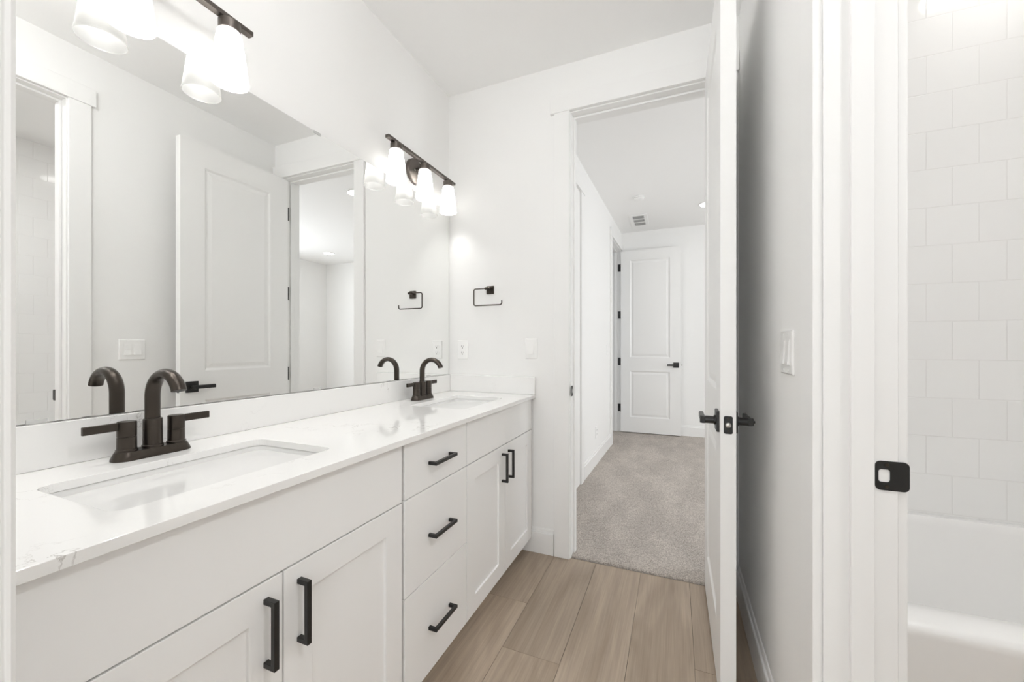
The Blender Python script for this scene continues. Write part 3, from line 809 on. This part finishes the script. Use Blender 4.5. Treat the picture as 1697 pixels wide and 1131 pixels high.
rocker(o, fr, -0.023); rocker(o, fr, 0.023)
hq = lambda s, z: (lambda a, o_, zz: Vector((o_, a, zz)))
fh = lambda a, o_, z: Vector((o_, -a, z))
o = thing('wall_outlet', hp(1.68, 0, 0.325), 'white outlet low on the left wall above the carpet', 'outlet', rotz=HANG); outlet(o, fh)
o = thing('light_switch', hp(2.27, 0, 1.14), 'white switch on the left wall beside the far doorway', 'switch', rotz=HANG); cover(o, fh, 0.0365); rocker(o, fh, 0)

# ------------------------------------------------------------------ ceiling fittings in the carpeted room
def can_light(x, y, label, r=0.075, group='round ceiling lights', lens='can'):
    t = thing('ceiling_light', (x, y, HC), label, 'ceiling light', group)
    bm = B(); lathe(bm, [(r + 0.018, -0.0005), (r + 0.016, -0.008), (r + 0.002, -0.011), (r, -0.006), (r, -0.0005)], (0, 0, 0), 40, close=True)
    obj('trim_ring', bm, 'plastic', t, smooth=True)
    bm = B(); lathe(bm, [(r - 0.001, -0.001), (r - 0.001, -0.0075), (r * 0.6, -0.0085)], (0, 0, 0), 40, cap0=True, cap1=True)
    obj('lens', bm, lens, t, smooth=True, label='lit lens')
can_light(1.64, 2.66, 'round lit ceiling light beside the top of the open bathroom door')
can_light(1.70, 0.95, 'round lit ceiling light seen cut off in the mirror near the glass shades')
can_light(4.05, 2.77, 'round lit ceiling light seen whole in the mirror')
can_light(2.42, -0.38, 'round lit ceiling light over the bathtub, mirrored in the tiles', lens='can_tub', group='bathroom ceiling lights')
can_light(2.42, -1.75, 'added unseen fill light on the ceiling of the bathtub room, away from the tub', lens='fill_tub', group='bathroom ceiling lights', r=0.10)  # extra lamp added out of view to brighten tub tiles and vanity
t = thing('ceiling_light', (0.88, -1.62, HC), 'added unseen fill light, a white globe on a short stem over the vanity aisle', 'ceiling light')  # extra lamp added out of view to brighten ceiling and counter
bm = B(); lathe(bm, [(0.062, -0.0005), (0.062, -0.018), (0.020, -0.024)], (0, 0, 0), 36, cap0=True, cap1=True); obj('canopy', bm, 'lampmetal', t, smooth=True)
bm = B(); cyl(bm, (0, 0, -0.02), (0, 0, -0.145), 0.008, seg=18); obj('stem', bm, 'lampmetal', t, smooth=True)
bm = B(); bmesh.ops.create_uvsphere(bm, u_segments=36, v_segments=22, radius=0.11)
for v in bm.verts: v.co.z -= 0.25
obj('globe', bm, 'fill_bath', t, smooth=True, label='added fill globe')
sd = thing('smoke_detector', (0.962, 2.18, HC), 'white round smoke detector on the ceiling of the carpeted room', 'smoke detector')
bm = B(); lathe(bm, [(0.058, -0.0005), (0.060, -0.012), (0.056, -0.016)], (0, 0, 0), 40, cap0=True, cap1=True); obj('base', bm, 'plastic', sd, smooth=True)
bm = B(); lathe(bm, [(0.050, -0.016), (0.050, -0.026), (0.040, -0.034), (0.018, -0.037)], (0, 0, 0), 40, cap0=True, cap1=True); obj('cap', bm, 'plastic', sd, smooth=True)
bm = B(); cyl(bm, (0.012, -0.02, -0.034), (0.012, -0.02, -0.038), 0.007, seg=16); obj('test_button', bm, 'plastic', sd, smooth=True)
av = thing('air_vent', (0.902, 2.98, HC), 'white louvred air register on the ceiling before the far wall', 'vent')
bm = B(); plate_holes(bm, [(-0.105, -0.235), (0.105, -0.235), (0.105, 0.235), (-0.105, 0.235)], [[(-0.064, -0.192), (0.064, -0.192), (0.064, 0.192), (-0.064, 0.192)]], -0.007, -0.0005)
obj('frame', bm, 'plastic', av, bevel=0.002)
bm = B(); box(bm, -0.064, 0.064, -0.192, 0.192, -0.0015, -0.0005); obj('duct_shade', bm, 'vent_dark', av)  # dark sheet painted as the shade behind the louvres
bm = B()
for yy in (-0.064, 0.064): box(bm, -0.064, 0.064, yy - 0.008, yy + 0.008, -0.0075, -0.0015)
for i in range(10):
    x = -0.058 + i * 0.0129
    box(bm, x - 0.0018, x + 0.0018, -0.192, 0.192, -0.006, -0.0018)
obj('louvre', bm, 'plastic', av)

# ------------------------------------------------------------------ bathtub
ZR = 0.512; TX0, TX1, TY0, TY1 = 1.7125, XT - 0.0015, -0.905, YT - 0.0015
bm = B()
def TR(x0, x1, y0, y1, r, z): return [Vector((x, y, z)) for x, y in rrect(x0, x1, y0, y1, r, 8)]
loft(bm, [TR(TX0, TX1, TY0 + 0.015, TY1, 0.004, 0.0), TR(TX0, TX1, TY0 + 0.012, TY1, 0.004, 0.40), TR(TX0, TX1, TY0, TY1, 0.006, ZR - 0.03), TR(TX0, TX1, TY0, TY1, 0.008, ZR - 0.016),
          TR(TX0 + 0.001, TX1 - 0.001, TY0 + 0.005, TY1 - 0.001, 0.010, ZR - 0.005), TR(TX0 + 0.002, TX1 - 0.002, TY0 + 0.016, TY1 - 0.002, 0.012, ZR),
          TR(TX0 + 0.065, TX1 - 0.065, TY0 + 0.095, TY1 - 0.026, 0.10, ZR), TR(TX0 + 0.072, TX1 - 0.072, TY0 + 0.104, TY1 - 0.030, 0.10, ZR - 0.006),
          TR(TX0 + 0.078, TX1 - 0.080, TY0 + 0.112, TY1 - 0.034, 0.10, ZR - 0.03), TR(TX0 + 0.10, TX1 - 0.16, TY0 + 0.14, TY1 - 0.06, 0.12, 0.20),
          TR(TX0 + 0.14, TX1 - 0.24, TY0 + 0.19, TY1 - 0.10, 0.14, 0.115), TR(TX0 + 0.22, TX1 - 0.34, TY0 + 0.27, TY1 - 0.18, 0.12, 0.10)])
obj('bathtub', bm, 'acrylic', smooth=True, angle=50, label='white alcove bathtub below the tiled wall on the right', cat='bathtub')
